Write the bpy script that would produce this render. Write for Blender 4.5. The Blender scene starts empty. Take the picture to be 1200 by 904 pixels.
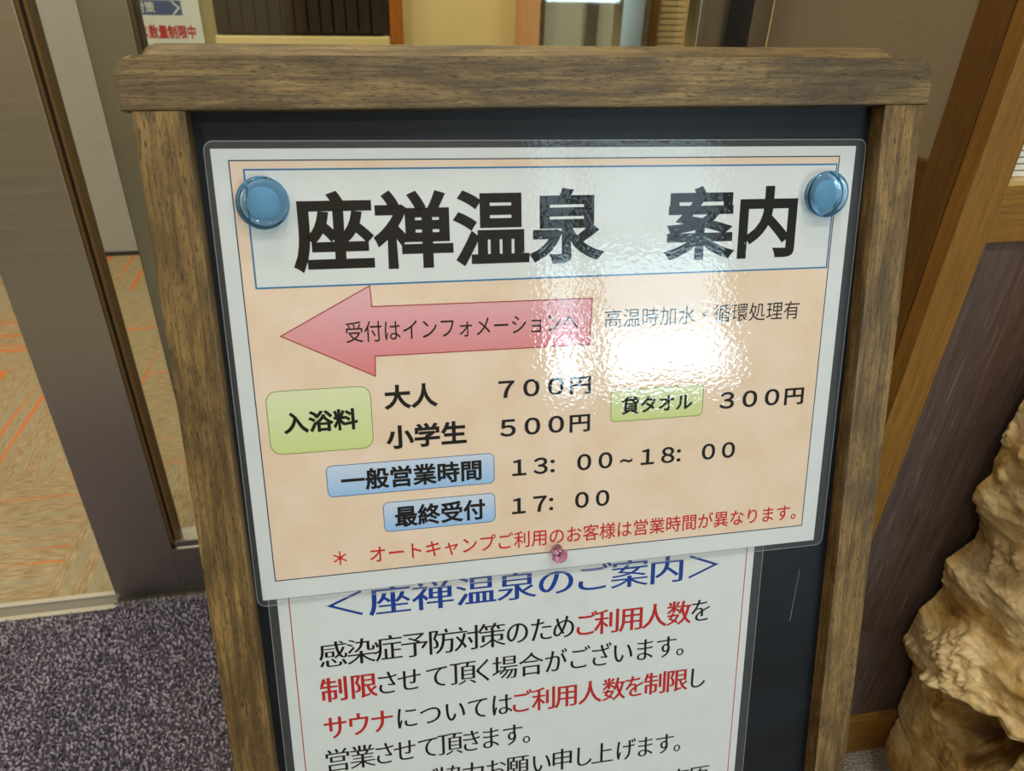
import bpy, bmesh, math, random
from mathutils import Matrix, Vector, noise
random.seed(7)
S = bpy.context.scene
COL = S.collection
# ------------------------------------------------------------------ camera
cd = bpy.data.cameras.new('camera')
cd.sensor_width = 36.0
cd.lens = 36.0 * 858.844 / 1200.0
cd.clip_start = 0.02
cd.dof.use_dof = True
cd.dof.focus_distance = 0.53
cd.dof.aperture_fstop = 12.5
cam = bpy.data.objects.new('camera', cd)
COL.objects.link(cam)
RX = Vector((0.98163801, -0.18861798, 0.02846169))      # camera right, down, forward in the room
RY = Vector((-0.07457300, -0.51679770, -0.85285345))
RZ = Vector((0.17557243, 0.83507089, -0.52137408))
cm = Matrix((RX, -RY, -RZ)).transposed().to_4x4()
cm.translation = Vector((0, 0, 1.03))
cam.matrix_world = cm
S.camera = cam
# ------------------------------------------------------------------ world, lights, exposure
W = bpy.data.worlds.new('sky'); S.world = W; W.use_nodes = True
W.node_tree.nodes['Background'].inputs[0].default_value = (0.75, 0.88, 1.0, 1)
W.node_tree.nodes['Background'].inputs[1].default_value = 1.0
S.view_settings.view_transform = 'Standard'
S.view_settings.look = 'None'
S.view_settings.gamma = 1.0
S.view_settings.use_curve_mapping = False
S.view_settings.exposure = 0.0
S.cycles.max_bounces = 10
S.cycles.transparent_max_bounces = 16
S.cycles.sample_clamp_indirect = 12.0
S.cycles.caustics_reflective = False

def area(name, loc, target, w, h, power, col, shape='RECTANGLE'):
    l = bpy.data.lights.new(name, 'AREA'); l.shape = shape
    l.size = w
    if shape == 'RECTANGLE': l.size_y = h
    l.energy = power; l.color = col
    o = bpy.data.objects.new(name, l); COL.objects.link(o)
    o.location = loc
    o.rotation_euler = (Vector(target) - Vector(loc)).to_track_quat('-Z', 'Y').to_euler()
    return o
HALL = (1.0, 0.965, 0.89)
for n, (x, y) in enumerate(((-0.75, -0.55), (0.25, -0.55), (1.25, -0.55), (-0.75, 0.45), (0.25, 0.35), (-1.2, -1.8), (0.4, -1.8))):  # last two lamps added to brighten the rear wall that the steel mirrors
    area('hall_downlight', (x, y, 2.66), (x, y, 0), 0.16, 0.16, 9.0, HALL, 'DISK')
for n, (x, y) in enumerate(((-1.2, 1.7), (-0.4, 1.7), (0.4, 1.7), (1.1, 1.7))):
    area('inner_downlight', (x, y, 2.66), (x, 2.75, 0.6), 0.3, 0.3, 18.5, (1.0, 0.88, 0.68), 'DISK')
# daylight outside the rear windows
area('window_daylight_snow', (1.27, -2.62, 0.86), (1.27, 0, 0.86), 1.0, 0.30, 30.0, (0.60, 0.82, 1.0))
area('window_daylight_low', (1.27, -2.62, 1.20), (1.27, 0, 1.20), 1.0, 0.38, 14.0, (0.60, 0.82, 1.0))
area('window_daylight_high', (1.27, -2.62, 1.70), (1.27, 0, 1.70), 1.0, 0.58, 5.5, (0.60, 0.82, 1.0))

# ------------------------------------------------------------------ helpers
def mesh(name, verts, faces, mat=None, parent=None, M=None, smooth=False):
    me = bpy.data.meshes.new(name)
    me.from_pydata([tuple(v) for v in verts], [], faces)
    me.validate(); me.update()
    if smooth:
        for p in me.polygons: p.use_smooth = True
    o = bpy.data.objects.new(name, me); COL.objects.link(o)
    if mat: me.materials.append(mat)
    if parent: o.parent = parent
    if M is not None: o.matrix_basis = M
    return o

def bmobj(name, bm, mat=None, parent=None, M=None, smooth=False):
    bmesh.ops.recalc_face_normals(bm, faces=bm.faces)
    me = bpy.data.meshes.new(name); bm.to_mesh(me); bm.free()
    if smooth:
        for p in me.polygons: p.use_smooth = True
    o = bpy.data.objects.new(name, me); COL.objects.link(o)
    if mat: me.materials.append(mat)
    if parent: o.parent = parent
    if M is not None: o.matrix_basis = M
    return o

def addbox(bm, a, b, bev=0.0):
    r = bmesh.ops.create_cube(bm, size=1.0)
    vs = r['verts']
    for v in vs:
        v.co = Vector([(a[i] + b[i]) / 2 + v.co[i] * (b[i] - a[i]) for i in range(3)])
    if bev > 0:
        es = list({e for v in vs for e in v.link_edges})
        bmesh.ops.bevel(bm, geom=es, offset=bev, segments=2, profile=0.7, affect='EDGES')

def box(name, a, b, mat, parent=None, M=None, bev=0.0):
    bm = bmesh.new(); addbox(bm, a, b, bev)
    return bmobj(name, bm, mat, parent, M)

def prism(name, pts, z0, z1, mat, parent=None, M=None, bev=0.0):
    bm = bmesh.new()
    lo = [bm.verts.new((p[0], p[1], z0)) for p in pts]
    hi = [bm.verts.new((p[0], p[1], z1)) for p in pts]
    bm.faces.new(lo[::-1]); top = bm.faces.new(hi)
    n = len(pts)
    for i in range(n):
        bm.faces.new((lo[i], lo[(i + 1) % n], hi[(i + 1) % n], hi[i]))
    if bev > 0:
        bmesh.ops.bevel(bm, geom=list(top.edges), offset=bev, segments=2, profile=0.6, affect='EDGES')
    return bmobj(name, bm, mat, parent, M)

def rrect(x0, y0, x1, y1, r, n=6, corners=(1, 1, 1, 1)):
    out = []
    for k, (cx, cy, a0) in enumerate(((x1 - r, y1 - r, 0), (x0 + r, y1 - r, 90), (x0 + r, y0 + r, 180), (x1 - r, y0 + r, 270))):
        if corners[k]:
            for i in range(n + 1):
                a = math.radians(a0 + 90.0 * i / n)
                out.append((cx + r * math.cos(a), cy + r * math.sin(a)))
        else:
            s = math.radians(a0 + 45)
            out.append((cx + r * (1 if math.cos(s) > 0 else -1), cy + r * (1 if math.sin(s) > 0 else -1)))
    return out

def ring(name, outer, inner, z0, z1, mat, parent=None, M=None):
    n = len(outer)
    v = [(p[0], p[1], z) for L in (outer, inner) for z in (z0, z1) for p in L]
    f = []
    for i in range(n):
        j = (i + 1) % n
        f += [(n + i, n + j, 3 * n + j, 3 * n + i), (i, 2 * n + i, 2 * n + j, j),
              (i, j, n + j, n + i), (2 * n + i, 3 * n + i, 3 * n + j, 2 * n + j)]
    return mesh(name, v, f, mat, parent, M)

def lathe(name, prof, mat, parent=None, M=None, n=48):
    v = []; f = []
    for r, z in prof:
        for i in range(n):
            a = 2 * math.pi * i / n
            v.append((r * math.cos(a), r * math.sin(a), z))
    for k in range(len(prof) - 1):
        for i in range(n):
            j = (i + 1) % n
            f.append((k * n + i, k * n + j, (k + 1) * n + j, (k + 1) * n + i))
    f.append(tuple(range(n))[::-1]); f.append(tuple((len(prof) - 1) * n + i for i in range(n)))
    o = mesh(name, v, f, mat, parent, M, smooth=True)
    return o

def empty(name, loc=(0, 0, 0)):
    o = bpy.data.objects.new(name, None); COL.objects.link(o); o.location = loc
    o.empty_display_size = 0.05
    return o

def tag(o, label, cat, group=None, kind=None):
    o['label'] = label; o['category'] = cat
    if group: o['group'] = group
    if kind: o['kind'] = kind
    return o
def struct(o):
    o['kind'] = 'structure'; return o

# ------------------------------------------------------------------ materials
def srgb(r, g, b):
    f = lambda c: (c / 255 / 12.92) if c / 255 <= 0.04045 else ((c / 255 + 0.055) / 1.055) ** 2.4
    return (f(r), f(g), f(b), 1.0)

class N:
    def __init__(s, name):
        s.m = bpy.data.materials.new(name); s.m.use_nodes = True
        s.t = s.m.node_tree; s.t.nodes.clear()
        s.out = s.t.nodes.new('ShaderNodeOutputMaterial')
    def n(s, typ, **kw):
        x = s.t.nodes.new('ShaderNode' + typ)
        for k, v in kw.items():
            if k.startswith('i_'):
                key = k[2:]
                key = int(key) if key.isdigit() else key.replace('_', ' ')
                if isinstance(v, tuple) and len(v) == 2 and hasattr(v[0], 'outputs'):
                    s.t.links.new(v[0].outputs[v[1]], x.inputs[key])
                elif hasattr(v, 'outputs'):
                    s.t.links.new(v.outputs[0], x.inputs[key])
                else:
                    x.inputs[key].default_value = v
            else:
                setattr(x, k, v)
        return x
    def coord(s, scale, which='Object'):
        tc = s.n('TexCoord')
        return s.n('Mapping', i_Vector=(tc, which), i_Scale=scale)
    def noise(s, vec, scale=1.0, detail=4.0, rough=0.5, dist=0.0):
        return s.n('TexNoise', i_Vector=vec, i_Scale=scale, i_Detail=detail, i_Roughness=rough, i_Distortion=dist)
    def ramp(s, fac, stops, interp='LINEAR'):
        r = s.n('ValToRGB', i_Fac=fac)
        r.color_ramp.interpolation = interp
        e = r.color_ramp.elements
        while len(e) < len(stops): e.new(0.5)
        for el, (p, c) in zip(e, stops):
            el.position = p; el.color = c if isinstance(c, tuple) else (c, c, c, 1)
        return r
    def mix(s, fac, a, b, mode='MIX'):
        x = s.n('Mix', data_type='RGBA', blend_type=mode)
        for key, v in ((0, fac), (6, a), (7, b)):
            if isinstance(v, tuple) and len(v) == 2 and hasattr(v[0], 'outputs'): s.t.links.new(v[0].outputs[v[1]], x.inputs[key])
            elif hasattr(v, 'outputs'): s.t.links.new(v.outputs[2] if v.bl_idname == 'ShaderNodeMix' else v.outputs[0], x.inputs[key])
            else: x.inputs[key].default_value = v
        return x
    def bsdf(s, base, rough=0.5, metal=0.0, spec=0.5, bump=None, bstr=0.3, bdist=0.001, **kw):
        p = s.n('BsdfPrincipled')
        def put(key, v):
            if hasattr(v, 'outputs'): s.t.links.new(v.outputs[2] if v.bl_idname == 'ShaderNodeMix' else v.outputs[0], p.inputs[key])
            else: p.inputs[key].default_value = v
        put('Base Color', base); put('Roughness', rough); put('Metallic', metal); put('Specular IOR Level', spec)
        for k, v in kw.items(): put(k.replace('_', ' '), v)
        if bump is not None:
            b = s.n('Bump', i_Strength=bstr, i_Distance=bdist)
            s.t.links.new(bump.outputs[2] if bump.bl_idname == 'ShaderNodeMix' else bump.outputs[0], b.inputs['Height'])
            s.t.links.new(b.outputs[0], p.inputs['Normal'])
        s.t.links.new(p.outputs[0], s.out.inputs[0])
        return s.m

def flat(name, col, rough=0.5, spec=0.5, metal=0.0):
    n = N(name)
    v = n.noise(n.coord((1, 1, 1)), 40.0, 2.0)
    c = n.mix(n.ramp(v, [(0.3, 0.0), (0.7, 1.0)]), tuple(x * 0.96 for x in col[:3]) + (1,), col)
    return n.bsdf(c, rough, metal, spec)

def wood(name, light, mid, dark, axis=0, rough=0.55, pores=0.8, blotch=9.0, spec=0.3):
    n = N(name)
    def sc(a, c):
        v = [c, c, c]; v[axis] = a; return tuple(v)
    g = n.noise(n.coord(sc(14, 260)), 1.0, 7.0, 0.68, 0.8)
    b = n.noise(n.coord(sc(blotch, blotch * 2.4)), 1.0, 4.0, 0.6, 1.2)
    p = n.noise(n.coord(sc(150, 1500)), 1.0, 2.0, 0.6)
    c1 = n.mix(n.ramp(b, [(0.36, 0.0), (0.62, 1.0)]), mid, light)
    c2 = n.mix(n.ramp(g, [(0.40, 0.75), (0.60, 0.0)]), c1, dark)
    pm = n.ramp(p, [(0.34, pores), (0.44, 0.0)])
    c3 = n.mix(pm, c2, tuple(x * 0.35 for x in dark[:3]) + (1,))
    return n.bsdf(c3, rough, 0.0, spec, bump=n.mix(0.5, pm, n.ramp(g, [(0.3, 1.0), (0.7, 0.0)])), bstr=-0.35, bdist=0.0006)

M_signwood_h = wood('stained_wood_along', srgb(146, 121, 76), srgb(98, 80, 52), srgb(62, 51, 36), 0, 0.5, 0.8, 11.0, 0.4)
M_signwood_v = wood('stained_wood_upright', srgb(148, 118, 68), srgb(106, 82, 44), srgb(68, 52, 31), 1, 0.5, 0.8, 11.0, 0.4)
M_honey_v = wood('honey_wood_upright', srgb(146, 104, 42), srgb(136, 95, 36), srgb(112, 76, 28), 2, 0.45, 0.25, 5.0)
M_honey_h = wood('honey_wood_along', srgb(146, 104, 44), srgb(136, 96, 38), srgb(112, 78, 30), 0, 0.45, 0.25, 5.0)
M_brown_v = wood('brown_wood_upright', srgb(112, 74, 26), srgb(104, 67, 22), srgb(82, 52, 18), 2, 0.5, 0.25, 5.0)
M_brown_y = wood('brown_wood_along', srgb(112, 74, 26), srgb(104, 67, 22), srgb(82, 52, 18), 1, 0.5, 0.25, 5.0)

def dark_panel():
    n = N('dark_grained_panel')
    w = n.noise(n.coord((5, 5, 2.0)), 1.0, 3.0, 0.5, 0.8)
    g = n.noise(n.coord((260, 260, 9)), 1.0, 7.0, 0.65, 1.2)
    s = n.noise(n.coord((520, 520, 14)), 1.0, 3.0, 0.55, 0.6)
    c = n.mix(n.ramp(g, [(0.35, 0.0), (0.68, 1.0)]), srgb(68, 55, 50), srgb(104, 87, 80))
    c = n.mix(n.ramp(w, [(0.4, 0.0), (0.65, 0.6)]), c, srgb(84, 66, 58))
    sm = n.ramp(s, [(0.60, 0.0), (0.72, 0.5)])
    c = n.mix(sm, c, srgb(160, 138, 126))
    return n.bsdf(c, 0.6, 0.0, 0.3, bump=g, bstr=0.5, bdist=0.001)
M_dark = dark_panel()

def plaster(name, col, sc=260.0):
    n = N(name)
    v = n.noise(n.coord((1, 1, 1)), sc, 4.0, 0.6)
    c = n.mix(n.ramp(v, [(0.3, 0.0), (0.7, 1.0)]), tuple(x * 0.94 for x in col[:3]) + (1,), col)
    return n.bsdf(c, 0.85, 0.0, 0.2, bump=v, bstr=0.35, bdist=0.0015)
M_beige = plaster('beige_wallpaper', srgb(150, 134, 108))
M_cream = plaster('cream_wall', srgb(238, 216, 158))
M_rear = plaster('pale_hall_wallpaper', srgb(206, 192, 164))
M_greywall = plaster('grey_cabinet', srgb(176, 176, 172), 40)
M_white = plaster('white_ceiling', srgb(225, 222, 214), 60)

def steel(name, col, rough=0.32):
    n = N(name)
    g = n.noise(n.coord((1, 1, 90)), 1.0, 4.0, 0.55)
    r = n.ramp(g, [(0.3, rough - 0.03), (0.7, rough + 0.05)])
    c = n.mix(g, tuple(x * 0.95 for x in col[:3]) + (1,), col)
    return n.bsdf(c, r, 1.0, 0.5)
M_steel = steel('brushed_stainless_steel', srgb(206, 202, 190), 0.30)
M_chrome = steel('polished_metal', srgb(205, 202, 192), 0.22)
M_gasket = flat('bronze_gasket', srgb(112, 84, 46), 0.4)
M_rubber = flat('black_rubber', srgb(32, 28, 24), 0.6)
M_orange = wood('orange_wood', srgb(190, 116, 44), srgb(178, 104, 36), srgb(150, 84, 30), 2, 0.5, 0.1, 4.0)
M_pink = flat('salmon_pillar', srgb(228, 172, 122), 0.5)
M_black = flat('black_gap', srgb(22, 22, 24), 0.6)
M_bluegrey = flat('frosted_blue_grey_door', srgb(196, 198, 186), 0.3)

def glass_thin(name, tint=(1, 1, 1, 1), rough=0.0, bump=False):
    n = N(name)
    tr = n.n('BsdfTransparent', i_Color=tint)
    gl = n.n('BsdfGlossy', i_Roughness=rough)
    geo = n.n('NewGeometry')
    ior = n.n('MapRange', i_0=(geo, 'Backfacing'), i_3=1.5, i_4=1 / 1.5)   # a thin sheet is the same from both sides
    fr = n.n('Fresnel', i_IOR=ior)
    if bump:
        a = n.noise(n.coord((1, 1.3, 1)), 270.0, 1.0, 0.5)
        b = n.noise(n.coord((1, 1, 1)), 60.0, 2.0, 0.5)
        h = n.mix(0.35, a, b)
        bp = n.n('Bump', i_Strength=0.23, i_Distance=0.0006)
        n.t.links.new(h.outputs[2], bp.inputs['Height'])
        n.t.links.new(bp.outputs[0], gl.inputs['Normal']); n.t.links.new(bp.outputs[0], fr.inputs['Normal'])
    mx = n.n('MixShader', i_Fac=fr)
    n.t.links.new(tr.outputs[0], mx.inputs[1]); n.t.links.new(gl.outputs[0], mx.inputs[2])
    n.t.links.new(mx.outputs[0], n.out.inputs[0])
    return n.m
M_pane = glass_thin('clear_door_glass', (0.93, 0.95, 0.93, 1), 0.02)
M_film = glass_thin('glossy_laminate_film', (0.985, 0.985, 0.985, 1), 0.010, True)
def seal_mat():
    n = N('laminate_sealed_edge')
    tr = n.n('BsdfTransparent'); df = n.n('BsdfDiffuse', i_Color=(0.55, 0.58, 0.6, 1))
    mx = n.n('MixShader', i_0=0.22)
    n.t.links.new(tr.outputs[0], mx.inputs[1]); n.t.links.new(df.outputs[0], mx.inputs[2])
    n.t.links.new(mx.outputs[0], n.out.inputs[0]); return n.m
M_seal = seal_mat()
def margin_mat():
    n = N('clear_laminate_margin')
    tr = n.n('BsdfTransparent'); df = n.n('BsdfDiffuse', i_Color=(0.5, 0.53, 0.55, 1))
    mx = n.n('MixShader', i_0=0.045)
    n.t.links.new(tr.outputs[0], mx.inputs[1]); n.t.links.new(df.outputs[0], mx.inputs[2])
    n.t.links.new(mx.outputs[0], n.out.inputs[0]); return n.m
M_margin = margin_mat()

def blackboard():
    n = N('blackboard_panel')
    v = n.noise(n.coord((3, 9, 3)), 2.0, 5.0, 0.6)
    c = n.mix(n.ramp(v, [(0.35, 0.0), (0.7, 1.0)]), srgb(16, 18, 22), srgb(25, 29, 36))
    return n.bsdf(c, 0.45, 0.0, 0.3)
M_board = blackboard()
M_paper = flat('white_paper', srgb(224, 229, 228), 0.6, 0.2)
def tan_paper():
    n = N('printed_peach_parchment')
    v = n.noise(n.coord((1, 1, 1)), 26.0, 5.0, 0.6)
    c = n.ramp(v, [(0.3, srgb(234, 207, 178)), (0.5, srgb(239, 214, 188)), (0.72, srgb(242, 221, 201))])
    return n.bsdf(c, 0.6, 0.0, 0.2)
M_tan = tan_paper()
def grad(name, top, bot, y0, y1):
    n = N(name)
    tc = n.n('TexCoord'); sx = n.n('SeparateXYZ', i_0=(tc, 'Object'))
    mr = n.n('MapRange', i_0=(sx, 'Y'), i_1=y0, i_2=y1)
    c = n.mix(mr, bot, top)
    return n.bsdf(c, 0.6, 0.0, 0.2)
M_ink = flat('black_ink', srgb(12, 9, 9), 0.5, 0.2)
M_inkred = flat('red_ink', srgb(206, 32, 26), 0.5, 0.2)
M_inkred2 = flat('dark_red_ink', srgb(190, 34, 36), 0.5, 0.2)
M_inkblue = flat('blue_ink', srgb(22, 62, 150), 0.5, 0.2)
M_lineblue = flat('printed_blue_line', srgb(38, 118, 172), 0.5, 0.2)
M_linenavy = flat('printed_navy_line', srgb(44, 62, 92), 0.5, 0.2)

def tinted(name, col, ior=1.49):
    n = N(name)
    return n.bsdf(col, 0.02, 0.0, 0.5, Transmission_Weight=1.0, IOR=ior)
M_bluegl = tinted('clear_blue_acrylic', (0.52, 0.78, 1.0, 1))
M_core = flat('light_blue_core', (0.42, 0.78, 1.0, 1), 0.35)
M_pinkgl = tinted('clear_pink_plastic', (1.0, 0.46, 0.70, 1))

# ------------------------------------------------------------------ room shell
def carpet_beige():
    n = N('beige_loop_carpet')
    v = n.n('TexVoronoi', i_Vector=n.coord((1, 1, 1)), i_Scale=260.0)
    g = n.noise(n.coord((1, 1, 1)), 420.0, 4.0)
    c = n.mix(n.ramp(g, [(0.35, 0.0), (0.65, 1.0)]), srgb(104, 98, 88), srgb(168, 160, 146))
    return n.bsdf(c, 0.95, 0.0, 0.1, bump=v, bstr=0.9, bdist=0.004)
def carpet_tiles():
    n = N('tan_carpet_tiles_with_orange_lines')
    tc = n.n('TexCoord')
    T = 0.5
    mp = n.n('Mapping', i_Vector=(tc, 'Object'), i_Location=(0.615, -1.42, 0.0))
    sx = n.n('SeparateXYZ', i_0=mp)
    def m(op, a, b=None):
        x = n.n('Math', operation=op)
        for k, v in enumerate((a, b)):
            if v is None: continue
            if isinstance(v, tuple): n.t.links.new(v[0].outputs[v[1]], x.inputs[k])
            elif hasattr(v, 'outputs'): n.t.links.new(v.outputs[0], x.inputs[k])
            else: x.inputs[k].default_value = v
        return x
    fx = m('FLOOR', m('DIVIDE', (sx, 'X'), T)); fy = m('FLOOR', m('DIVIDE', (sx, 'Y'), T))
    par = m('MODULO', m('ABSOLUTE', m('ADD', fx, fy)), 2.0)       # 0 or 1: quarter turned tiles
    par = m('GREATER_THAN', par, 0.5)
    def lines(axis):
        a = (sx, axis); o = (sx, 'X' if axis == 'Y' else 'Y')
        cv = n.n('CombineXYZ', i_0=m('MULTIPLY', o, 32.0), i_1=m('MULTIPLY', a, 330.0), i_2=0.0)
        fine = n.noise(cv, 1.0, 4.0, 0.6)
        cw = n.n('CombineXYZ', i_0=m('MULTIPLY', o, 1.6), i_1=m('MULTIPLY', a, 42.0), i_2=3.0)
        wide = n.noise(cw, 1.0, 1.0, 0.4)
        ck = n.n('CombineXYZ', i_0=m('MULTIPLY', o, 1.2), i_1=m('MULTIPLY', a, 50.0), i_2=9.0)
        org = n.noise(ck, 1.0, 1.5, 0.4)
        c = n.ramp(fine, [(0.32, srgb(128, 110, 80)), (0.5, srgb(154, 136, 102)), (0.68, srgb(176, 164, 136))])
        c = n.mix(n.ramp(wide, [(0.52, 0.0), (0.60, 0.55)]), c, srgb(148, 146, 122))
        c = n.mix(n.ramp(org, [(0.635, 0.0), (0.69, 0.95)]), c, srgb(200, 112, 58))
        return c
    c = n.mix(par, lines('Y'), lines('X'))
    g = n.noise(n.coord((1, 1, 1)), 700.0, 2.0)
    return n.bsdf(c, 0.95, 0.0, 0.1, bump=g, bstr=0.5, bdist=0.002)
M_alu = flat('aluminium_track', srgb(186, 184, 172), 0.45, 0.5, 0.35)
M_alug = flat('grey_track_groove', srgb(128, 126, 116), 0.5, 0.5, 0.3)
struct(box('floor', (-2.4, -2.6, -0.05), (2.4, 1.03, 0.0), carpet_beige()))
struct(box('floor_inside', (-2.4, 1.03, -0.05), (2.4, 3.2, 0.0), carpet_tiles()))
struct(box('ceiling', (-2.4, -2.6, 2.7), (2.4, 3.2, 2.8), M_white))
struct(box('wall_left', (-2.5, -2.6, 0), (-2.4, 3.2, 2.7), M_rear))
struct(box('wall_right', (2.4, -2.6, 0), (2.5, 3.2, 2.7), M_beige))
struct(box('wall_front_header', (-2.4, 1.0, 2.1), (2.4, 1.14, 2.7), M_beige))
# back wall of the inner hall and the rear wall with its two windows
struct(box('wall_back', (-2.4, 2.80, 0), (2.4, 2.9, 2.7), M_cream))
bm = bmesh.new()
for a, b in (((-2.4, -2.6, 0), (0.77, -2.5, 2.7)), ((1.77, -2.6, 0), (2.4, -2.5, 2.7)),
             ((0.77, -2.6, 0), (1.77, -2.5, 0.69)), ((0.77, -2.6, 2.02), (1.77, -2.5, 2.7))):
    addbox(bm, a, b)
struct(bmobj('wall_rear', bm, M_rear))
w1 = struct(empty('window_1', (1.27, -2.5, 0.69)))
bm = bmesh.new()
for a, b in (((-.5, -.06, 0), (.5, 0.01, .035)), ((-.5, -.06, 1.295), (.5, .01, 1.33)), ((-.5, -.06, 0), (-.465, .01, 1.33)),
             ((.465, -.06, 0), (.5, .01, 1.33)), ((-.292, -.06, 0), (-.208, .01, 1.33)), ((-.5, -.06, .70), (.5, .01, .735))):
    addbox(bm, a, b)
bmobj('window_frame', bm, M_steel, w1)
box('window_pane', (-.47, -.03, .02), (.47, -.026, 1.31), M_pane, w1)

# ------------------------------------------------------------------ text
_g = {}
def glyph(ch, ax, ay):
    """flat outline of one character in em units, strokes widened by ax (uprights) and ay (level strokes)"""
    key = (ch, ax, ay)
    if key in _g: return _g[key]
    c = bpy.data.curves.new('glyph', 'FONT'); c.body = ch; c.resolution_u = 4
    o = bpy.data.objects.new('glyph', c); COL.objects.link(o)
    dg = bpy.context.evaluated_depsgraph_get()
    me = bpy.data.meshes.new_from_object(o.evaluated_get(dg))
    bm = bmesh.new(); bm.from_mesh(me)
    bpy.data.objects.remove(o); bpy.data.curves.remove(c); bpy.data.meshes.remove(me)
    bmesh.ops.remove_doubles(bm, verts=bm.verts, dist=1e-5)
    if (ax or ay) and len(bm.faces):
        nrm = {}
        for e in bm.edges:
            if len(e.link_faces) != 1: continue
            a, b = e.verts[0].co, e.verts[1].co
            d = (b - a); L = d.length
            if L < 1e-6: continue
            nn = Vector((d.y, -d.x)) / L
            fc = e.link_faces[0].calc_center_median()
            third = [v.co for v in e.link_faces[0].verts if v not in e.verts]
            ref = third[0] if third else fc
            if nn.dot(Vector((ref.x - a.x, ref.y - a.y))) > 0: nn = -nn
            for v in e.verts: nrm.setdefault(v, []).append(nn)
        mv = {}
        am = max(abs(ax), abs(ay))
        for v, ns in nrm.items():
            amt = [ax * n.x * n.x + ay * n.y * n.y for n in ns]
            if len(ns) >= 2:
                n1, n2 = ns[0], ns[1]
                det = n1.x * n2.y - n1.y * n2.x
                if abs(det) > 0.25:
                    d = Vector(((amt[0] * n2.y - amt[1] * n1.y) / det, (n1.x * amt[1] - n2.x * amt[0]) / det))
                else:
                    s = n1 + n2
                    d = s.normalized() * (amt[0] + amt[1]) / 2 if s.length > 1e-4 else Vector((0, 0))
            else:
                d = ns[0] * amt[0]
            if d.length > 2.0 * am: d = d.normalized() * 2.0 * am
            mv[v] = d
        for v, d in mv.items():
            v.co.x += d.x; v.co.y += d.y
    bm.verts.index_update()
    if '\uff10' <= ch <= '\uff19':
        for v in bm.verts: v.co.x = 0.5 + (v.co.x - 0.5) * 1.12; v.co.y = v.co.y * 1.10 - .02
    vs = [(v.co.x, v.co.y) for v in bm.verts]; fs = [tuple(v.index for v in f.verts) for f in bm.faces]
    bm.free()
    _g[key] = (vs, fs)
    return _g[key]

def put_text(name, items, mat, parent, z, ax, ay):
    """items: (character, x, y of the cell's lower left corner, width, height) in mm on the sheet"""
    V = []; F = []
    for ch, x, y, sx, sy in items:
        vs, fs = glyph(ch, ax, ay)
        b = len(V)
        V += [((x + p[0] * sx) / 1000, (y + p[1] * sy) / 1000, z) for p in vs]
        F += [tuple(i + b for i in f) for f in fs]
    me = bpy.data.meshes.new(name); me.from_pydata(V, [], F); me.update()
    if me.polygons and sum(p.normal.z for p in me.polygons) < 0: me.flip_normals()
    o = bpy.data.objects.new(name, me); COL.objects.link(o); me.materials.append(mat); o.parent = parent
    return o

def fit_text(name, text, bx, mat, parent, z, ax=0.0, ay=0.0, shifts=None):
    """fit the inked box of a line into bx = (left, right, top, bottom) in mm, top and bottom measured downwards"""
    xs = []; ys = []
    for i, ch in enumerate(text):
        s = (shifts or {}).get(i, 0)
        vs, fs = glyph(ch, ax, ay)
        for p in vs: xs.append(i + s + p[0]); ys.append(p[1])
    x0, x1, y0, y1 = min(xs), max(xs), min(ys), max(ys)
    sx = (bx[1] - bx[0]) / (x1 - x0); sy = (bx[3] - bx[2]) / (y1 - y0)
    it = []
    for i, ch in enumerate(text):
        s = (shifts or {}).get(i, 0)
        it.append((ch, bx[0] + (i + s - x0) * sx, -bx[3] - y0 * sy, sx, sy))
    return put_text(name, it, mat, parent, z, ax, ay)

# ------------------------------------------------------------------ the sign board
P0 = Vector((-0.08785962, 0.46117563, 0.92000043))     # top left corner of the upper sheet
BX, BY, BZ = Vector((1, 0, 0)), Vector((0, 0.27563736, 0.96126170)), Vector((0, -0.96126170, 0.27563736))
MS = Matrix((BX, BY, BZ)).transposed().to_4x4(); MS.translation = P0
sign = empty('a_frame_sign', (0.1234, 0.487, 0.0))
tag(sign, 'dark-stained wooden A-frame sign board with a black panel holding two laminated notices', 'sign board')
TOI = Matrix.Translation(-Vector(sign.location))
MF = TOI @ MS
# the rear board is the front one turned half round about the hinge line
Yh = P0.y + 0.0485 * 0.27563736 + 0.0125 * 0.9612617
ROT = Matrix.Translation(Vector((0.1234, Yh, 0))) @ Matrix.Rotation(math.pi, 4, 'Z') @ Matrix.Translation(Vector((-0.1234, -Yh, 0)))
MR = TOI @ ROT @ MS
mm = 0.001
def board(M, front):
    rail = rrect(-41 * mm, 20 * mm, 461.5 * mm, 48.5 * mm, 10.5 * mm, 6, (1, 1, 0, 0))
    o = prism('top_rail', rail, -12.4 * mm, 13.4 * mm, M_signwood_h, sign, M, 1.2 * mm)
    box('stile', (-36 * mm, -957 * mm, -12.4 * mm), (-8 * mm, 20 * mm, 12.5 * mm), M_signwood_v, sign, M, 1.0 * mm)
    box('stile', (429.7 * mm, -957 * mm, -12.4 * mm), (458.5 * mm, 20 * mm, 12.5 * mm), M_signwood_v, sign, M, 1.0 * mm)
    box('bottom_rail', (-8 * mm, -846 * mm, -12.4 * mm), (429.7 * mm, -818 * mm, 12 * mm), M_signwood_h, sign, M, 1.0 * mm)
    p = box('board_panel', (-8 * mm, -818 * mm, -6 * mm), (429.7 * mm, 20 * mm, -1.7 * mm), M_board, sign, M)
board(MF, True)
board(MR, False)
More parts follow.
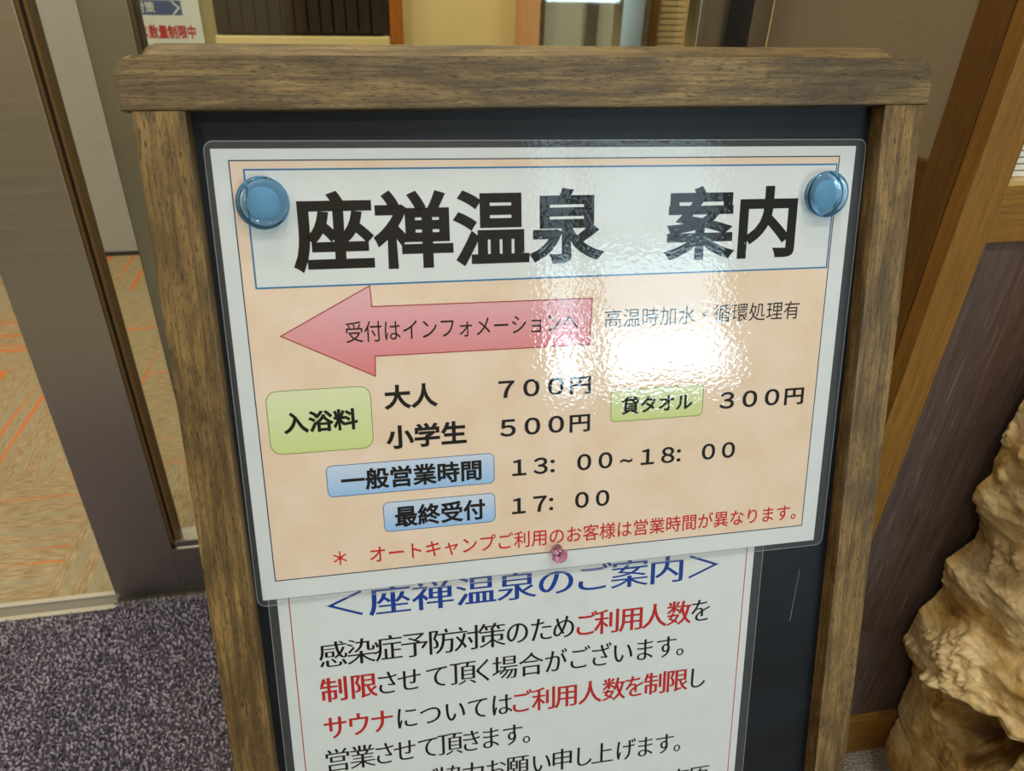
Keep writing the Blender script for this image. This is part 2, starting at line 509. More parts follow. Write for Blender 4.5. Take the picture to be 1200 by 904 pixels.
# chalk scratch on the lower right of the front panel
SA, SB = (407.3, -328.7), (402.3, -375.8)
mesh('chalk_scratch', [((SA[0] + d * .35) * mm, SA[1] * mm, -1.6 * mm) for d in (0, 1)] + [((SB[0] + d * .6) * mm, SB[1] * mm, -1.6 * mm) for d in (1, 0)], [(0, 3, 2, 1)],
     flat('chalk_grey', srgb(120, 122, 122), .8), sign, MF)
for u in (30, 370):
    box('hinge', ((u - 18) * mm, 40 * mm, -13.6 * mm), ((u + 18) * mm, 47 * mm, -12.4 * mm), M_steel, sign, MF)

# ------------------------------------------------------------------ upper notice
def sheet(name, u, v, w, rot):
    e = empty(name)
    e.matrix_world = MS @ Matrix.Translation((u * mm, -v * mm, w * mm)) @ Matrix.Rotation(-rot, 4, 'Z')
    return e
def rect_part(name, x0, x1, y0, y1, z, mat, parent, th=0.06):
    return box(name, (x0 * mm, -y1 * mm, (z - th) * mm), (x1 * mm, -y0 * mm, z * mm), mat, parent)
def outline(name, x0, x1, y0, y1, t, z, mat, parent, r=0.0):
    if r <= 0: r = 0.01
    k = 5
    o = rrect(x0 * mm, -y1 * mm, x1 * mm, -y0 * mm, r * mm, k)
    i = rrect((x0 + t) * mm, -(y1 - t) * mm, (x1 - t) * mm, -(y0 + t) * mm, max(r - t, 0.005) * mm, k)
    return ring(name, o, i, (z - 0.05) * mm, z * mm, mat, parent)

up = sheet('laminated_notice', 0.3, 0.0, 0.0, 0.0125)
tag(up, 'upper peach and white laminated bath price notice with a big pink arrow', 'notice')
rect_part('paper', 0, 419.5, 0, 298, 0.0, M_paper, up, 0.3)
rect_part('peach_background', 9.6, 407.7, 6.6, 284, 0.08, M_tan, up)
outline('border_line', 9.3, 408.0, 6.3, 284.3, 0.7, 0.14, M_linenavy, up)
rect_part('heading_panel', 17.5, 406.3, 11.8, 82.3, 0.14, M_paper, up)
outline('heading_border', 17.1, 406.7, 11.4, 82.7, 1.0, 0.20, M_lineblue, up)
fit_text('heading_text', '座禅温泉', (41.2, 241.0, 24.6, 73.9), M_ink, up, 0.25 * mm, 0.031, 0.029)
fit_text('heading_text', '案内', (282.7, 379.4, 25.0, 74.0), M_ink, up, 0.25 * mm, 0.031, 0.029)
AR = [(29.2, 112.9), (86.3, 83.1), (86.9, 96.5), (233.2, 97.2), (232.0, 129.0), (86.9, 129.0), (86.3, 142.5)]
M_arrow = grad('printed_pink_arrow', srgb(234, 184, 190), srgb(226, 130, 132), -142 * mm, -84 * mm)
def grow(pts, d):
    c = Vector((sum(p[0] for p in pts), sum(p[1] for p in pts))) / len(pts)
    n = len(pts); out = []
    for i in range(n):
        p, a, b = Vector(pts[i]), Vector(pts[i - 1]), Vector(pts[(i + 1) % n])
        e1 = (p - a).normalized(); e2 = (b - p).normalized()
        n1 = Vector((e1.y, -e1.x)); n2 = Vector((e2.y, -e2.x))
        s = n1 + n2
        out.append(p + s / max(s.dot(n1), 0.3) * d)
    return [tuple(p) for p in out]
arw = prism('arrow', [(p[0] * mm, -p[1] * mm) for p in AR], 0.09 * mm, 0.16 * mm, M_arrow, up)
M_arline = flat('printed_dark_pink_line', srgb(170, 62, 66), 0.5, 0.2)
ring('arrow_outline', [(p[0] * mm, -p[1] * mm) for p in grow(AR, 0.35)], [(p[0] * mm, -p[1] * mm) for p in grow(AR, -0.35)], 0.16 * mm, 0.2 * mm, M_arline, up)
fit_text('arrow_text', '受付はインフォメーションへ', (69.3, 223.9, 105.6, 119.4), M_ink, up, 0.25 * mm, 0.001, 0.001)
fit_text('water_note_text', '高温時加水・循環処理有', (242.5, 387.9, 105.2, 118.3), M_ink, up, 0.25 * mm, -0.002, -0.002)
def label(name, x0, x1, y0, y1, r, top, bot, line):
    g = grad(name + '_fill', top, bot, -y1 * mm, -y0 * mm)
    prism(name, rrect(x0 * mm, -y1 * mm, x1 * mm, -y0 * mm, r * mm, 5), 0.09 * mm, 0.16 * mm, g, up)
    outline(name + '_outline', x0, x1, y0, y1, 0.5, 0.2, line, up, r)
GRN = (srgb(228, 232, 190), srgb(208, 222, 146)); BLU = (srgb(206, 220, 238), srgb(154, 196, 238))
M_lg = flat('printed_green_line', srgb(132, 150, 72), 0.5, 0.2); M_lb = flat('printed_label_blue_line', srgb(72, 104, 150), 0.5, 0.2)
label('fee_label', 15.8, 82.5, 148.5, 192.1, 7.5, *GRN, M_lg)
label('towel_label', 248.2, 318.1, 162.8, 186.6, 3.6, *GRN, M_lg)
label('hours_label', 49.6, 164.1, 202.5, 225.4, 4.0, *BLU, M_lb)
label('last_entry_label', 85.6, 164.1, 232.6, 255.1, 4.0, *BLU, M_lb)
B = 0.032
fit_text('fee_label_text', '入浴料', (25.1, 73.1, 163.3, 178.3), M_ink, up, 0.25 * mm, B, B)
fit_text('adult_text', '大人', (90.8, 126.5, 149.2, 166.2), M_ink, up, 0.25 * mm, B, B)
fit_text('child_text', '小学生', (90.6, 145.2, 177.0, 194.2), M_ink, up, 0.25 * mm, B, B)
fit_text('adult_price_text', '７００円', (167.9, 233.4, 151.0, 164.1), M_ink, up, 0.25 * mm, 0.024, 0.018)
fit_text('child_price_text', '５００円', (168.4, 233.2, 178.7, 192.0), M_ink, up, 0.25 * mm, 0.024, 0.018)
fit_text('towel_label_text', '貸タオル', (256.0, 310.0, 168.4, 181.6), M_ink, up, 0.25 * mm, 0.026, 0.024)
fit_text('towel_price_text', '３００円', (330.9, 398.2, 170.0, 183.4), M_ink, up, 0.25 * mm, 0.024, 0.018)
fit_text('hours_label_text', '一般営業時間', (58.9, 154.9, 206.4, 222.4), M_ink, up, 0.25 * mm, 0.029, 0.027)
fit_text('last_entry_label_text', '最終受付', (93.3, 156.8, 236.2, 252.5), M_ink, up, 0.25 * mm, 0.029, 0.027)
fit_text('hours_text', '１３：００~１８：００', (176.7, 346.0, 208.9, 221.5), M_ink, up, 0.25 * mm, 0.024, 0.018, {2: -0.22, 5: 0.2, 8: -0.22})
fit_text('last_entry_text', '１７：００', (176.2, 248.9, 238.2, 250.9), M_ink, up, 0.25 * mm, 0.024, 0.018, {2: -0.22})
fit_text('footnote_text', '＊　オートキャンプご利用のお客様は営業時間が異なります。', (49.6, 401.5, 264.6, 278.0), M_inkred, up, 0.25 * mm, 0.006, 0.006)
def film(parent, x0, x1, y0, y1, r, z):
    o = rrect(x0 * mm, -y1 * mm, x1 * mm, -y0 * mm, r * mm, 8)
    mesh('laminate_film', [(p[0], p[1], z * mm) for p in o], [tuple(range(len(o)))], M_film, parent)
    i = rrect((x0 + 0.7) * mm, -(y1 - 0.7) * mm, (x1 - 0.7) * mm, -(y0 + 0.7) * mm, (r - 0.7) * mm, 8)
    ring('sealed_edge', o, i, (z - 0.12) * mm, (z - 0.02) * mm, M_seal, parent)
film(up, -3.8, 427.0, -4.6, 302.6, 6.0, 0.6)
def margin(parent, fx0, fx1, fy0, fy1, r, px0, px1, py0, py1, z):
    o = rrect(fx0 * mm, -fy1 * mm, fx1 * mm, -fy0 * mm, r * mm, 8)
    i = rrect(px0 * mm, -py1 * mm, px1 * mm, -py0 * mm, 0.02 * mm, 8)
    ring('clear_margin', o, i, (z - 0.05) * mm, z * mm, M_margin, parent)
margin(up, -3.8, 427.0, -4.6, 302.6, 6.0, 0, 419.5, 0, 298, -0.1)

# ------------------------------------------------------------------ lower notice
lo = sheet('laminated_notice', 6.0, 278.0, -1.35, 0.018)
tag(lo, 'lower white laminated notice with black and red brush-style lines, tucked under the upper notice', 'notice')
rect_part('paper', 0, 360.5, 0, 257, 0.0, M_paper, lo, 0.25)
outline('border_line', 7.5, 354.6, 10, 247, 0.7, 0.08, M_inkred2, lo)
HX, HY = 0.013, -0.008
def line(centres, v, sx, sy, segs, ax=HX, ay=HY):
    k = 0
    for name, txt, mat, extra in segs:
        it = []
        for ch in txt:
            wx = sx * (1.10 if ch > '\u4e00' and v > 40 else 1.0)
            it.append((ch, centres[k] - 0.5 * wx, -v - 0.38 * sy, wx, sy)); k += 1
        put_text(name, it, mat, lo, 0.16 * mm, ax + extra, ay + extra)
line([45.5, 77.3, 108.2, 139.8, 170.4, 200.4, 228.9, 258.2, 288.4, 318.6], 30.6, 31.5, 25.5,
     [('title_text', '＜座禅温泉のご案内＞', M_inkblue, 0.003)])
K, R_ = M_ink, M_inkred2
line([34.7, 54.5, 74.1, 93.3, 113.3, 132.6, 151.3, 170.6, 189.1, 206.8, 224.1, 241.5, 261.4, 280.2, 300.5, 318.8], 70.2, 19.6, 23.0,
     [('body_text', '感染症予防対策のため', K, 0), ('red_body_text', 'ご利用人数', R_, 0.008), ('body_text', 'を', K, 0)])
line([33.4, 54.6, 71.9, 88.3, 109.0, 128.5, 144.3, 160.8, 181.1, 200.7, 219.3, 236.8, 255.0, 273.1, 291.3, 309.0], 99.7, 19.0, 22.6,
     [('red_body_text', '制限', R_, 0.009), ('body_text', 'させて頂く場合がございます。', K, 0)])
line([32.1, 49.2, 66.2, 84.9, 102.8, 121.4, 139.3, 157.8, 173.2, 191.6, 210.0, 229.1, 248.8, 266.0, 283.5, 302.2, 319.5], 132.6, 18.4, 22.6,
     [('red_body_text', 'サウナ', R_, 0.009), ('body_text', 'については', K, 0), ('red_body_text', 'ご利用人数を制限', R_, 0.008), ('body_text', 'し', K, 0)])
line([31.5, 50.1, 66.6, 82.1, 99.9, 116.9, 133.4, 148.6, 166.1, 183.0], 162.1, 18.4, 22.6,
     [('body_text', '営業させて頂きます。', K, 0)])
line([98.2, 115.6, 134.4, 152.3, 170.0, 189.6, 206.9, 224.5, 240.8, 260.5, 277.6, 294.7, 311.5], 193.0, 18.2, 22.6,
     [('body_text', 'ご協力お願い申し上げます。', K, 0)])
line([309.2, 327.5], 231.4, 18.4, 22.6, [('body_text', '高原', K, 0)])
film(lo, -6.2, 368.3, -6, 263, 5.0, 0.45)
margin(lo, -6.2, 368.3, -6, 263, 5.0, 0, 360.5, 0, 257, -0.1)

# ------------------------------------------------------------------ magnets and pin
def on_sheet(parent, x, y, z):
    e = empty('round_magnet')
    e.matrix_world = parent.matrix_world @ Matrix.Translation((x * mm, -y * mm, z * mm))
    return e
MPW = MS @ Matrix.Translation((0.3 * mm, 0, 0)) @ Matrix.Rotation(-0.0125, 4, 'Z')
def magnet(x, y, lab):
    e = empty('round_magnet'); e.matrix_world = MPW @ Matrix.Translation((x * mm, -y * mm, 0.7 * mm))
    tag(e, lab, 'magnet', 'blue magnets on the upper notice')
    prof = [(13.4, 0.0), (14.0, .3), (14.1, 1.0), (13.6, 1.8), (13.4, 2.6), (13.8, 3.4), (14.8, 4.3), (15.4, 5.2), (15.5, 6.0), (15.1, 6.9),
            (14.2, 7.5), (13.0, 7.6), (11.8, 7.2), (10.8, 6.5), (10.0, 6.2), (4.0, 6.1), (0.5, 6.1)]
    lathe('acrylic_body', [(r * mm, z * mm) for r, z in prof], M_bluegl, e, None, 56)
    lathe('core_disc', [(r * mm, z * mm) for r, z in ((9.5, .6), (9.7, .8), (9.7, 4.2), (9.4, 4.5), (0.4, 4.5))], M_core, e, None, 40)
magnet(27.2, 31.0, 'round clear blue magnet on the upper notice, before the first big heading character')
magnet(397.2, 31.6, 'round clear blue magnet on the upper notice, after the last big heading character')
pin = empty('push_pin'); pin.matrix_world = MPW @ Matrix.Translation((208.8 * mm, -281.0 * mm, 0.65 * mm)) @ Matrix.Rotation(math.radians(14), 4, 'X') @ Matrix.Rotation(math.radians(5), 4, 'Y')
tag(pin, 'small clear pink push pin in the bottom edge of the upper notice', 'push pin')
prof = [(2.2, 0.0), (3.3, .35), (3.4, 1.0), (2.6, 1.6), (1.9, 2.4), (1.75, 3.6), (2.3, 4.6), (3.6, 5.4), (4.5, 6.6), (4.8, 8.0), (4.5, 9.4), (3.6, 10.6), (2.0, 11.3), (0.4, 11.5)]
lathe('pin_head', [(r * 1.25 * mm, (z * 1.05 + .1) * mm) for r, z in prof], M_pinkgl, pin, None, 36)
lathe('needle', [(0.15 * mm, -1.8 * mm), (0.45 * mm, -1.0 * mm), (0.45 * mm, 6 * mm), (0.2 * mm, 6.2 * mm)], M_chrome, pin, None, 10)

# ------------------------------------------------------------------ glass doors at the left and behind the sign
d1 = struct(empty('door_1', (-0.43, 1.02, 0)))
def D(a): return (a[0] + 0.43, a[1] - 1.02, a[2])
def dbox(name, a, b, mat, par, bev=0.0): return box(name, D(a), D(b), mat, par, None, bev)
st = dbox('door_stile', (-.487, 1.02, .0), (-.375, 1.06, 2.1), M_steel, d1, .0015)
dbox('gasket', (-.375, 1.024, .125), (-.371, 1.056, 2.1), M_gasket, d1)
dbox('gasket', (-.371, 1.030, .125), (-.367, 1.050, 2.1), M_rubber, d1)
dbox('gasket', (-.367, 1.026, .125), (-.363, 1.054, 2.1), M_gasket, d1)
br = dbox('bottom_rail', (-.375, 1.02, .0), (.452, 1.06, .112), M_steel, d1, .001)
dbox('rail_bead', (-.369, 1.022, .112), (.452, 1.058, .128), M_chrome, d1, .003)
dbox('glass_pane', (-.365, 1.037, .125), (.452, 1.043, 2.1), M_pane, d1)
dbox('jamb', (.452, 1.02, .0), (.463, 1.06, 2.1), M_chrome, d1, .001)
dbox('jamb_channel', (.463, 1.035, .0), (.518, 1.06, 2.1), M_steel, d1)
dbox('jamb', (.500, 1.02, .0), (.518, 1.06, 2.1), M_rubber, d1)
dbox('jamb', (.518, 1.0, .0), (.545, 1.06, 2.1), M_steel, d1, .001)
d2 = struct(empty('door_2', (0.05, 1.10, 0)))
def E2(a): return (a[0] - 0.05, a[1] - 1.10, a[2])
def ebox(name, a, b, mat, bev=0.0): return box(name, E2(a), E2(b), mat, d2, None, bev)
ebox('door_stile', (-.334, 1.10, .01), (-.275, 1.14, 2.1), M_steel, .0015)
ebox('gasket', (-.275, 1.104, .12), (-.2705, 1.136, 2.1), M_gasket)
ebox('gasket', (-.2705, 1.108, .12), (-.268, 1.132, 2.1), M_rubber)
ebox('bottom_rail', (-.275, 1.10, .01), (.46, 1.14, .115), M_steel, .001)
ebox('glass_pane', (-.268, 1.117, .115), (.46, 1.123, 2.1), M_pane)
ebox('door_stile', (.372, 1.10, .01), (.405, 1.14, 2.1), M_steel, .001)
tr = struct(empty('trim_1', (-1.0, 1.02, 0)))
def T1(a): return (a[0] + 1.0, a[1] - 1.02, a[2])
for nm, a, b, mt in (('track_strip', (-2.4, 1.004, 0), (-.487, 1.014, .006), M_alu), ('track_groove', (-2.4, 1.014, 0), (-.487, 1.036, .0035), M_alug),
                     ('track_strip', (-2.4, 1.036, 0), (-.487, 1.046, .007), M_alu)):
    box(nm, T1(a), T1(b), mt, tr, None, .001)

# ------------------------------------------------------------------ side wall and honey wood partition at the right
struct(box('wall_side', (.546, .60, .855), (.60, 1.0, 2.7), M_beige))
sw = empty('wainscot', (.57, .8, 0)); tag(sw, 'brown wooden wainscot under the beige wall between door and partition', 'wainscot')
def SW(a): return (a[0] - .57, a[1] - .8, a[2])
box('cap_rail', SW((.541, .60, .78)), SW((.60, 1.0, .855)), M_brown_y, sw, None, .002)
box('dark_panel', SW((.552, .628, .08)), SW((.60, 1.0, .78)), M_dark, sw)
box('baseboard', SW((.546, .60, 0)), SW((.60, 1.0, .08)), M_brown_y, sw, None, .001)
box('stile', SW((.546, .60, .08)), SW((.60, .628, .78)), M_brown_v, sw)
pt = empty('wooden_partition', (1.0, .56, 0)); tag(pt, 'honey brown wooden partition with dark grained panel, right of the sign board', 'partition')
def PT(a): return (a[0] - 1.0, a[1] - .56, a[2])
box('corner_post', PT((.511, .5605, 0)), PT((.60, .60, 2.7)), M_brown_v, pt, None, .0015)
box('stile', PT((.511, .54, 0)), PT((.548, .5595, 2.7)), M_honey_v, pt, None, .0012)
box('rail', PT((.548, .5405, .806)), PT((1.9, .5595, .858)), M_honey_h, pt, None, .001)
box('ledge', PT((.548, .541, .858)), PT((1.9, .5595, .862)), flat('pale_ledge_wood', srgb(190, 158, 96), .5), pt)
box('baseboard', PT((.548, .538, 0)), PT((1.9, .5595, .081)), M_honey_h, pt, None, .0012)
box('dark_panel', PT((.548, .547, .081)), PT((1.9, .5595, .806)), M_dark, pt)
box('stile', PT((1.9, .54, 0)), PT((1.95, .5595, 2.7)), M_honey_v, pt, None, .0012)
bl = empty('slatted_blind', (1.2, .556, .862)); tag(bl, 'white finely slatted blind in the opening above the partition rail', 'blind')
bm = bmesh.new(); z = 0.0005
while z < 0.9:
    addbox(bm, (-.652, -.003, z), (.70, .001, z + .0046)); z += 0.0058
bmobj('slats', bm, flat('white_blind', srgb(222, 220, 210), .6), bl)
box('backing', (-.652, .001, 0), (.70, .003, 1.2), flat('grey_blind_backing', srgb(120, 118, 112), .7), bl)

# ------------------------------------------------------------------ burl
def lerp(tab, t):
    if t <= tab[0][0]: return tab[0][1]
    for (a, va), (b, vb) in zip(tab, tab[1:]):
        if t <= b: return va + (vb - va) * (t - a) / (b - a)
    return tab[-1][1]
SIL = [(-0.078, 0.769), (-0.029, 0.725), (-0.002, 0.708), (0.017, 0.701), (0.053, 0.701), (0.083, 0.703), (0.101, 0.694), (0.129, 0.692), (0.172, 0.69), (0.223, 0.679), (0.244, 0.66), (0.263, 0.649), (0.28, 0.652), (0.315, 0.652), (0.336, 0.667), (0.35, 0.673), (0.378, 0.666), (0.402, 0.659), (0.419, 0.675), (0.432, 0.685), (0.448, 0.685), (0.486, 0.668), (0.496, 0.655), (0.504, 0.654), (0.514, 0.654), (0.532, 0.665), (0.546, 0.662), (0.592, 0.66), (0.63, 0.662), (0.7, 0.67), (0.8, 0.72), (0.88, 0.8), (0.93, 0.9)]
CX, CY, YB = 1.0, .40, .535
NZ = 420
# clusters of warts on the flank: (depth, height, size)
WARTS = [(0.526, 0.589, 0.012), (0.535, 0.552, 0.006), (0.539, 0.504, 0.01), (0.509, 0.546, 0.007), (0.531, 0.481, 0.005), (0.481, 0.462, 0.016), (0.462, 0.472, 0.011), (0.525, 0.391, 0.012), (0.528, 0.371, 0.008), (0.536, 0.255, 0.015), (0.508, 0.261, 0.011), (0.49, 0.272, 0.013), (0.453, 0.345, 0.017), (0.436, 0.351, 0.018), (0.447, 0.291, 0.012), (0.423, 0.322, 0.011), (0.413, 0.343, 0.01), (0.428, 0.308, 0.01), (0.541, 0.343, 0.009), (0.484, 0.322, 0.007)]
NOBS = [(random.uniform(.33, .52), random.uniform(.03, .62), random.uniform(.006, .012)) for _ in range(26)]
def sstep(a, b, x):
    t = max(0.0, min(1.0, (x - a) / (b - a))); return t * t * (3 - 2 * t)
def burl_r(th, z):
    xc = lerp(SIL, z)
    t0 = math.atan2(YB - CY, xc - CX)
    y = CY + .345 * math.sin(th)
    zz = z - .45 * max(0.0, YB - y - .01)            # growth ledges rise towards the front
    xf = lerp(SIL, zz)
    s = sstep(0, .30, th - t0)                     # little is added right at the silhouette
    r = math.hypot(CX - (xc + (xf - xc) * s), YB - CY)
    p = Vector((math.cos(th) * .36, math.sin(th) * .36, z))
    pw = Vector((0, y, zz))
    m = 0.0
    for wy, wz, wr in WARTS:
        d = math.hypot(y - wy, z - wz) / wr
        if d < 1.6: m = max(m, 1 - sstep(.7, 1.6, d))
    s2 = .35 + .65 * s
    r += 0.011 * noise.noise(pw * 16) * s
    r += (1 - .6 * m) * 0.0045 * noise.noise(Vector((3, y * 14, zz * 75 + 2.0 * noise.noise(pw * 12)))) * s2
    r += (1 - m) * 0.0016 * noise.fractal(Vector((5, y * 60, zz * 160)), 1.0, 2.0, 4) * s2
    if m > 0:
        v = noise.voronoi(Vector((.3, y, z)) * 95)[0][0]
        v2 = noise.voronoi(Vector((.7, y, z)) * 210)[0][0]
        r += m * s2 * (.006 + .015 * max(0, .55 - v) + .010 * max(0, .55 - v2))
    for ny_, nz_, nr in NOBS:
        d2 = ((y - ny_) ** 2 + (z - nz_) ** 2) / (nr * nr)
        if d2 < 5: r += .009 * math.exp(-d2) * s2
    # overhanging ledge and the hollow under it
    f = zz - .258 + .012 * noise.noise(Vector((1, y * 45, 4)))
    if -.02 < f < .2: r += s * .020 * sstep(0, .010, f) * math.exp(-max(0, f - .012) / .05)
    e = ((y - .402) / .046) ** 2 + ((zz - .196) / .052) ** 2 + .5 * noise.noise(Vector((2, y * 30, z * 30)))
    if e < 2.0: r -= .075 * (1 - sstep(.3, 1.5, e))
    if e < 1.6: r += .030 * (1 - sstep(.4, 1.6, e)) * max(0, .6 - noise.voronoi(Vector((.2, y * 55, zz * 55)))[0][0]) * 1.6
    if e < 2.4: r += .005 * noise.noise(Vector((9, y * 90, z * 90)))
    global ROT
    ROT = (1 - sstep(.5, 2.0, e)) * (.55 + .45 * noise.noise(Vector((4, y * 40, zz * 40))))  # weight of the darker brown, strongest inside the hollow
    return r
bu = empty('burl_root', (CX, CY, 0))
V = []; F = []; HOLLOW_TONES = []; ROT = 0.0
# fine steps where the burl faces the sign, coarse round the back
ths = [math.radians(150) + math.radians(60) * i / 340 for i in range(341)]
ths += [math.radians(210) + math.radians(300) * (i + 1) / 90 for i in range(89)]
zs = [0.93 * (i / NZ) for i in range(NZ + 1)]
nt = len(ths)
for z in zs:
    for th in ths:
        ROT = 0.0
        r = burl_r(th if th < 2 * math.pi else th - 2 * math.pi, z) if th <= math.radians(214) else math.hypot(CX - lerp(SIL, z), YB - CY) * (0.95 + 0.1 * noise.noise(Vector((math.cos(th) * 2, math.sin(th) * 2, z * 5))))
        x = math.cos(th) * r; y = math.sin(th) * r * (1.0 if math.sin(th) > 0 else .92)
        y = min(y, YB - CY - .0005)
        V.append((x, y, max(z, 0.0005))); HOLLOW_TONES.append(ROT)
for k in range(NZ):
    for i in range(nt):
        j = (i + 1) % nt
        F.append((k * nt + i, k * nt + j, (k + 1) * nt + j, (k + 1) * nt + i))
F.append(tuple(range(nt))[::-1]); F.append(tuple(NZ * nt + i for i in range(nt)))
def burl_mat():
    n = N('burl_wood')
    a = n.noise(n.coord((1, 1, 1)), 9.0, 6.0, 0.6, 1.0)
    g = n.noise(n.coord((30, 30, 120)), 1.0, 5.0, 0.6, 1.5)
    d = n.noise(n.coord((1, 1, 1)), 40.0, 5.0, 0.7)
    c = n.ramp(a, [(0.32, srgb(182, 136, 68)), (0.44, srgb(228, 190, 118)), (0.58, srgb(250, 226, 170))])
    c = n.mix(n.ramp(g, [(0.35, 0.5), (0.6, 0.0)]), c, srgb(160, 114, 56))
    c = n.mix(n.ramp(d, [(0.30, 0.6), (0.40, 0.0)]), c, srgb(104, 66, 28))
    at = n.n('Attribute', attribute_name='hollow_tone')
    c = n.mix((at, 'Fac'), c, srgb(62, 44, 28))       # darker brown mixed in inside the hollow
    return n.bsdf(c, 0.5, 0.0, 0.35, bump=d, bstr=0.6, bdist=0.003)
o = mesh('burl_body', V, F, burl_mat(), bu, None, True)
ra = o.data.attributes.new('hollow_tone', 'FLOAT', 'POINT')
ra.data.foreach_set('value', HOLLOW_TONES)
tag(bu, 'knobbly golden wood burl root standing against the dark partition panel', 'wood burl')

# ------------------------------------------------------------------ entrance mat
mat_ = empty('entrance_mat', (-.72, .62, 0)); tag(mat_, 'thick purple-grey shaggy entrance mat before the glass door', 'mat')
X0, X1, Y0, Y1 = -1.35, -.15, .24, 1.018
def MT(a): return (a[0] + .72, a[1] - .62, a[2])
M_mb = flat('grey_mat_backing', srgb(70, 64, 72), .9)
box('mat_backing', MT((X0, Y0, 0.0)), MT((X1, 1.003, .004)), M_mb, mat_)
V = []; F = []
sp_ = .0056
nx = int((X1 - X0) / sp_); ny = int((Y1 - Y0) / sp_)
for iy in range(ny):
    for ix in range(nx):
        x = X0 + (ix + .5 + (0.5 if iy % 2 else 0) + random.uniform(-.4, .4)) * sp_ * .98
        y = Y0 + (iy + .5 + random.uniform(-.4, .4)) * sp_
        if y > Y1 - .003: y = Y1 - .003
        if x < -.489 and y > 1.0: continue
        c = noise.noise(Vector((x * 34, y * 34, 0)))
        lx = random.uniform(-1, 1) * .0028 + c * .0015; ly = random.uniform(-1, 1) * .0028
        hgt = .0085 + random.uniform(-.0022, .0022) + c * .0022
        r = random.uniform(.0018, .0027); a0 = random.uniform(0, 6.28)
        b = len(V); k = 5
        for (zz, rr, q) in ((.003, .8, 0), (hgt * .65, 1.05, .6), (hgt * .95, .72, 1.0)):
            for i in range(k):
                a = a0 + 6.2832 * i / k + q * .7
                V.append(MT((x + lx * q + r * rr * math.cos(a), y + ly * q + r * rr * math.sin(a), .001 + zz)))
        V.append(MT((x + lx * 1.2, y + ly * 1.2, .001 + hgt * 1.12)))
        for t in range(2):
            for i in range(k):
                j = (i + 1) % k
                F.append((b + t * k + i, b + t * k + j, b + (t + 1) * k + j, b + (t + 1) * k + i))
        for i in range(k): F.append((b + 2 * k + i, b + 2 * k + (i + 1) % k, b + 3 * k))
def pile_mat():
    n = N('purple_grey_pile')
    v = n.noise(n.coord((1, 1, .2)), 190.0, 1.0)
    w = n.noise(n.coord((1, 1, 1)), 12.0, 3.0)
    c = n.mix(n.ramp(v, [(0.40, 0.0), (0.60, 1.0)]), srgb(88, 81, 92), srgb(178, 169, 182))
    c = n.mix(n.ramp(w, [(0.4, 0.0), (0.7, 0.3)]), c, srgb(118, 108, 120))
    return n.bsdf(c, 0.95, 0.0, 0.1)
o = mesh('pile', V, F, pile_mat(), mat_, None, True); o['kind'] = 'stuff'

# ------------------------------------------------------------------ things along the back wall of the inner hall
YW = 2.75
struct(box('wall_grey', (-1.6, YW, .015), (-.49, 2.80, 2.7), M_greywall))
struct(box('baseboard_back', (-2.4, YW - .004, 0), (-.49, 2.80, .015), M_rubber))
sl = empty('slatted_counter', (-.17, 2.72, 0)); tag(sl, 'dark brown slatted wooden front over a cream ledge, behind the glass', 'counter')
def SL(a): return (a[0] + .17, a[1] - 2.72, a[2])
bm = bmesh.new(); x = -.425
while x < .10:
    addbox(bm, SL((x, 2.725, .745)), SL((x + .034, 2.75, 1.35)), .002); x += .0405
bmobj('slats', bm, wood('dark_slat_wood', srgb(58, 42, 30), srgb(50, 36, 26), srgb(38, 27, 19), 2, .5, .2, 4.0), sl)
box('backing', SL((-.435, 2.75, .73)), SL((.115, 2.79, 1.4)), flat('dark_brown_backing', srgb(58, 40, 26), .7), sl)
box('ledge', SL((-.435, 2.70, .70)), SL((.115, 2.79, .735)), M_cream, sl, None, .002)
box('base', SL((-.435, 2.735, 0)), SL((.115, 2.79, .70)), M_cream, sl)
op = box('wooden_post', (-.022, -.03, 0), (.022, .03, 2.7), M_orange, None, Matrix.Translation((.141, 2.765, 0)), .002)
tag(op, 'orange wooden post between the slatted counter and the cream wall', 'post')
pp = box('pillar', (-.033, -.05, 0), (.033, .05, 2.7), M_pink, None, Matrix.Translation((.588, 2.74, 0)), .004)
tag(pp, 'salmon wooden pillar between the cream wall and the grey inner door', 'pillar')
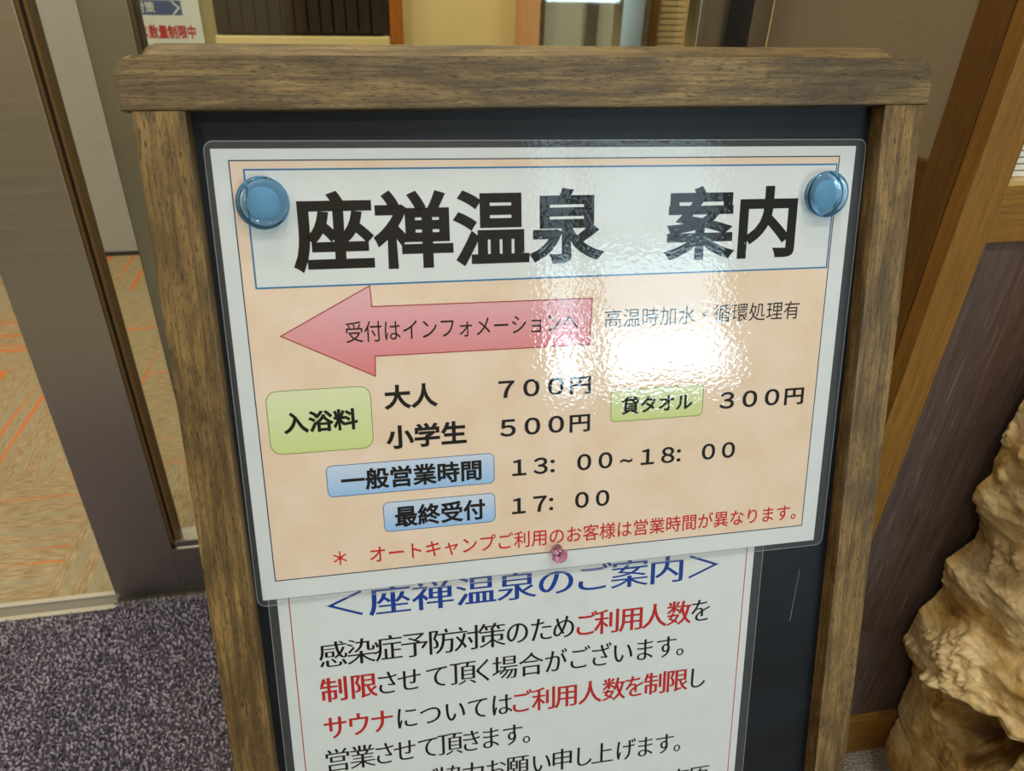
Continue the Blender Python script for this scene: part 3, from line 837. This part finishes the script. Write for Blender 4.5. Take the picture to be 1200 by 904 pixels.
d3 = struct(empty('door_3', (.8, 2.76, 0)))
def D3(a): return (a[0] - .8, a[1] - 2.76, a[2])
for nm, a, b, m_ in (('door_panel', (.622, 2.765, 0), (.80, 2.80, 2.1), M_bluegrey), ('door_panel', (.835, 2.765, 0), (.93, 2.80, 2.1), M_bluegrey),
                     ('frame', (.622, 2.74, 0), (.648, 2.765, 2.1), M_steel), ('frame', (.795, 2.74, 0), (.838, 2.765, 2.1), M_steel),
                     ('gap', (.93, 2.75, 0), (.95, 2.80, 2.1), M_black), ('frame', (.95, 2.72, 0), (1.02, 2.80, 2.1), M_steel),
                     ('brown_trim', (1.02, 2.73, 0), (1.06, 2.80, 2.1), M_brown_v)):
    box(nm, D3(a), D3(b), m_, d3)
bm = bmesh.new(); z = 0.0
while z < 2.0:
    addbox(bm, (-.055, -.012, z), (.055, .012, z + .016), .002); z += .02
rs = bmobj('ribbed_screen', bm, plaster('pale_ribbed_fabric', srgb(196, 172, 128), 90), None, Matrix.Translation((1.117, 2.77, 0)))
tag(rs, 'pale ribbed screen standing right of the steel inner door frame', 'screen')
# poster on the grey wall
po = empty('wall_poster', (-.64, YW - .001, .80)); tag(po, 'white poster with a blue banner and red lettering, behind the door glass', 'poster')
MP = Matrix.Rotation(math.radians(90), 4, 'X')
prism('poster_sheet', rrect(-.16, -.20, .163, .12, .012, 5), 0, .001, M_paper, po, MP)
box('banner', (-.11, -.010, .0008), (.110, .032, .0014), flat('printed_banner_blue', srgb(56, 84, 140), .5), po, MP)
def ptext(name, t, bx, mat, ax):
    q = fit_text(name, t, bx, mat, po, .002, ax, ax); q.matrix_basis = MP
ptext('banner_text', '対策', (-28, 31, -28, 4), M_paper, .012)
ptext('red_text', 'ス数量制限中', (-28, 141, 38, 78), M_inkred2, .03)
V = [(.080, .030, .0016), (.086, .030, .0016), (.106, .011, .0016), (.086, -.008, .0016), (.080, -.008, .0016), (.099, .011, .0016)]
mesh('chevron', V, [(0, 1, 2, 5), (5, 2, 3, 4)], M_paper, po, MP)
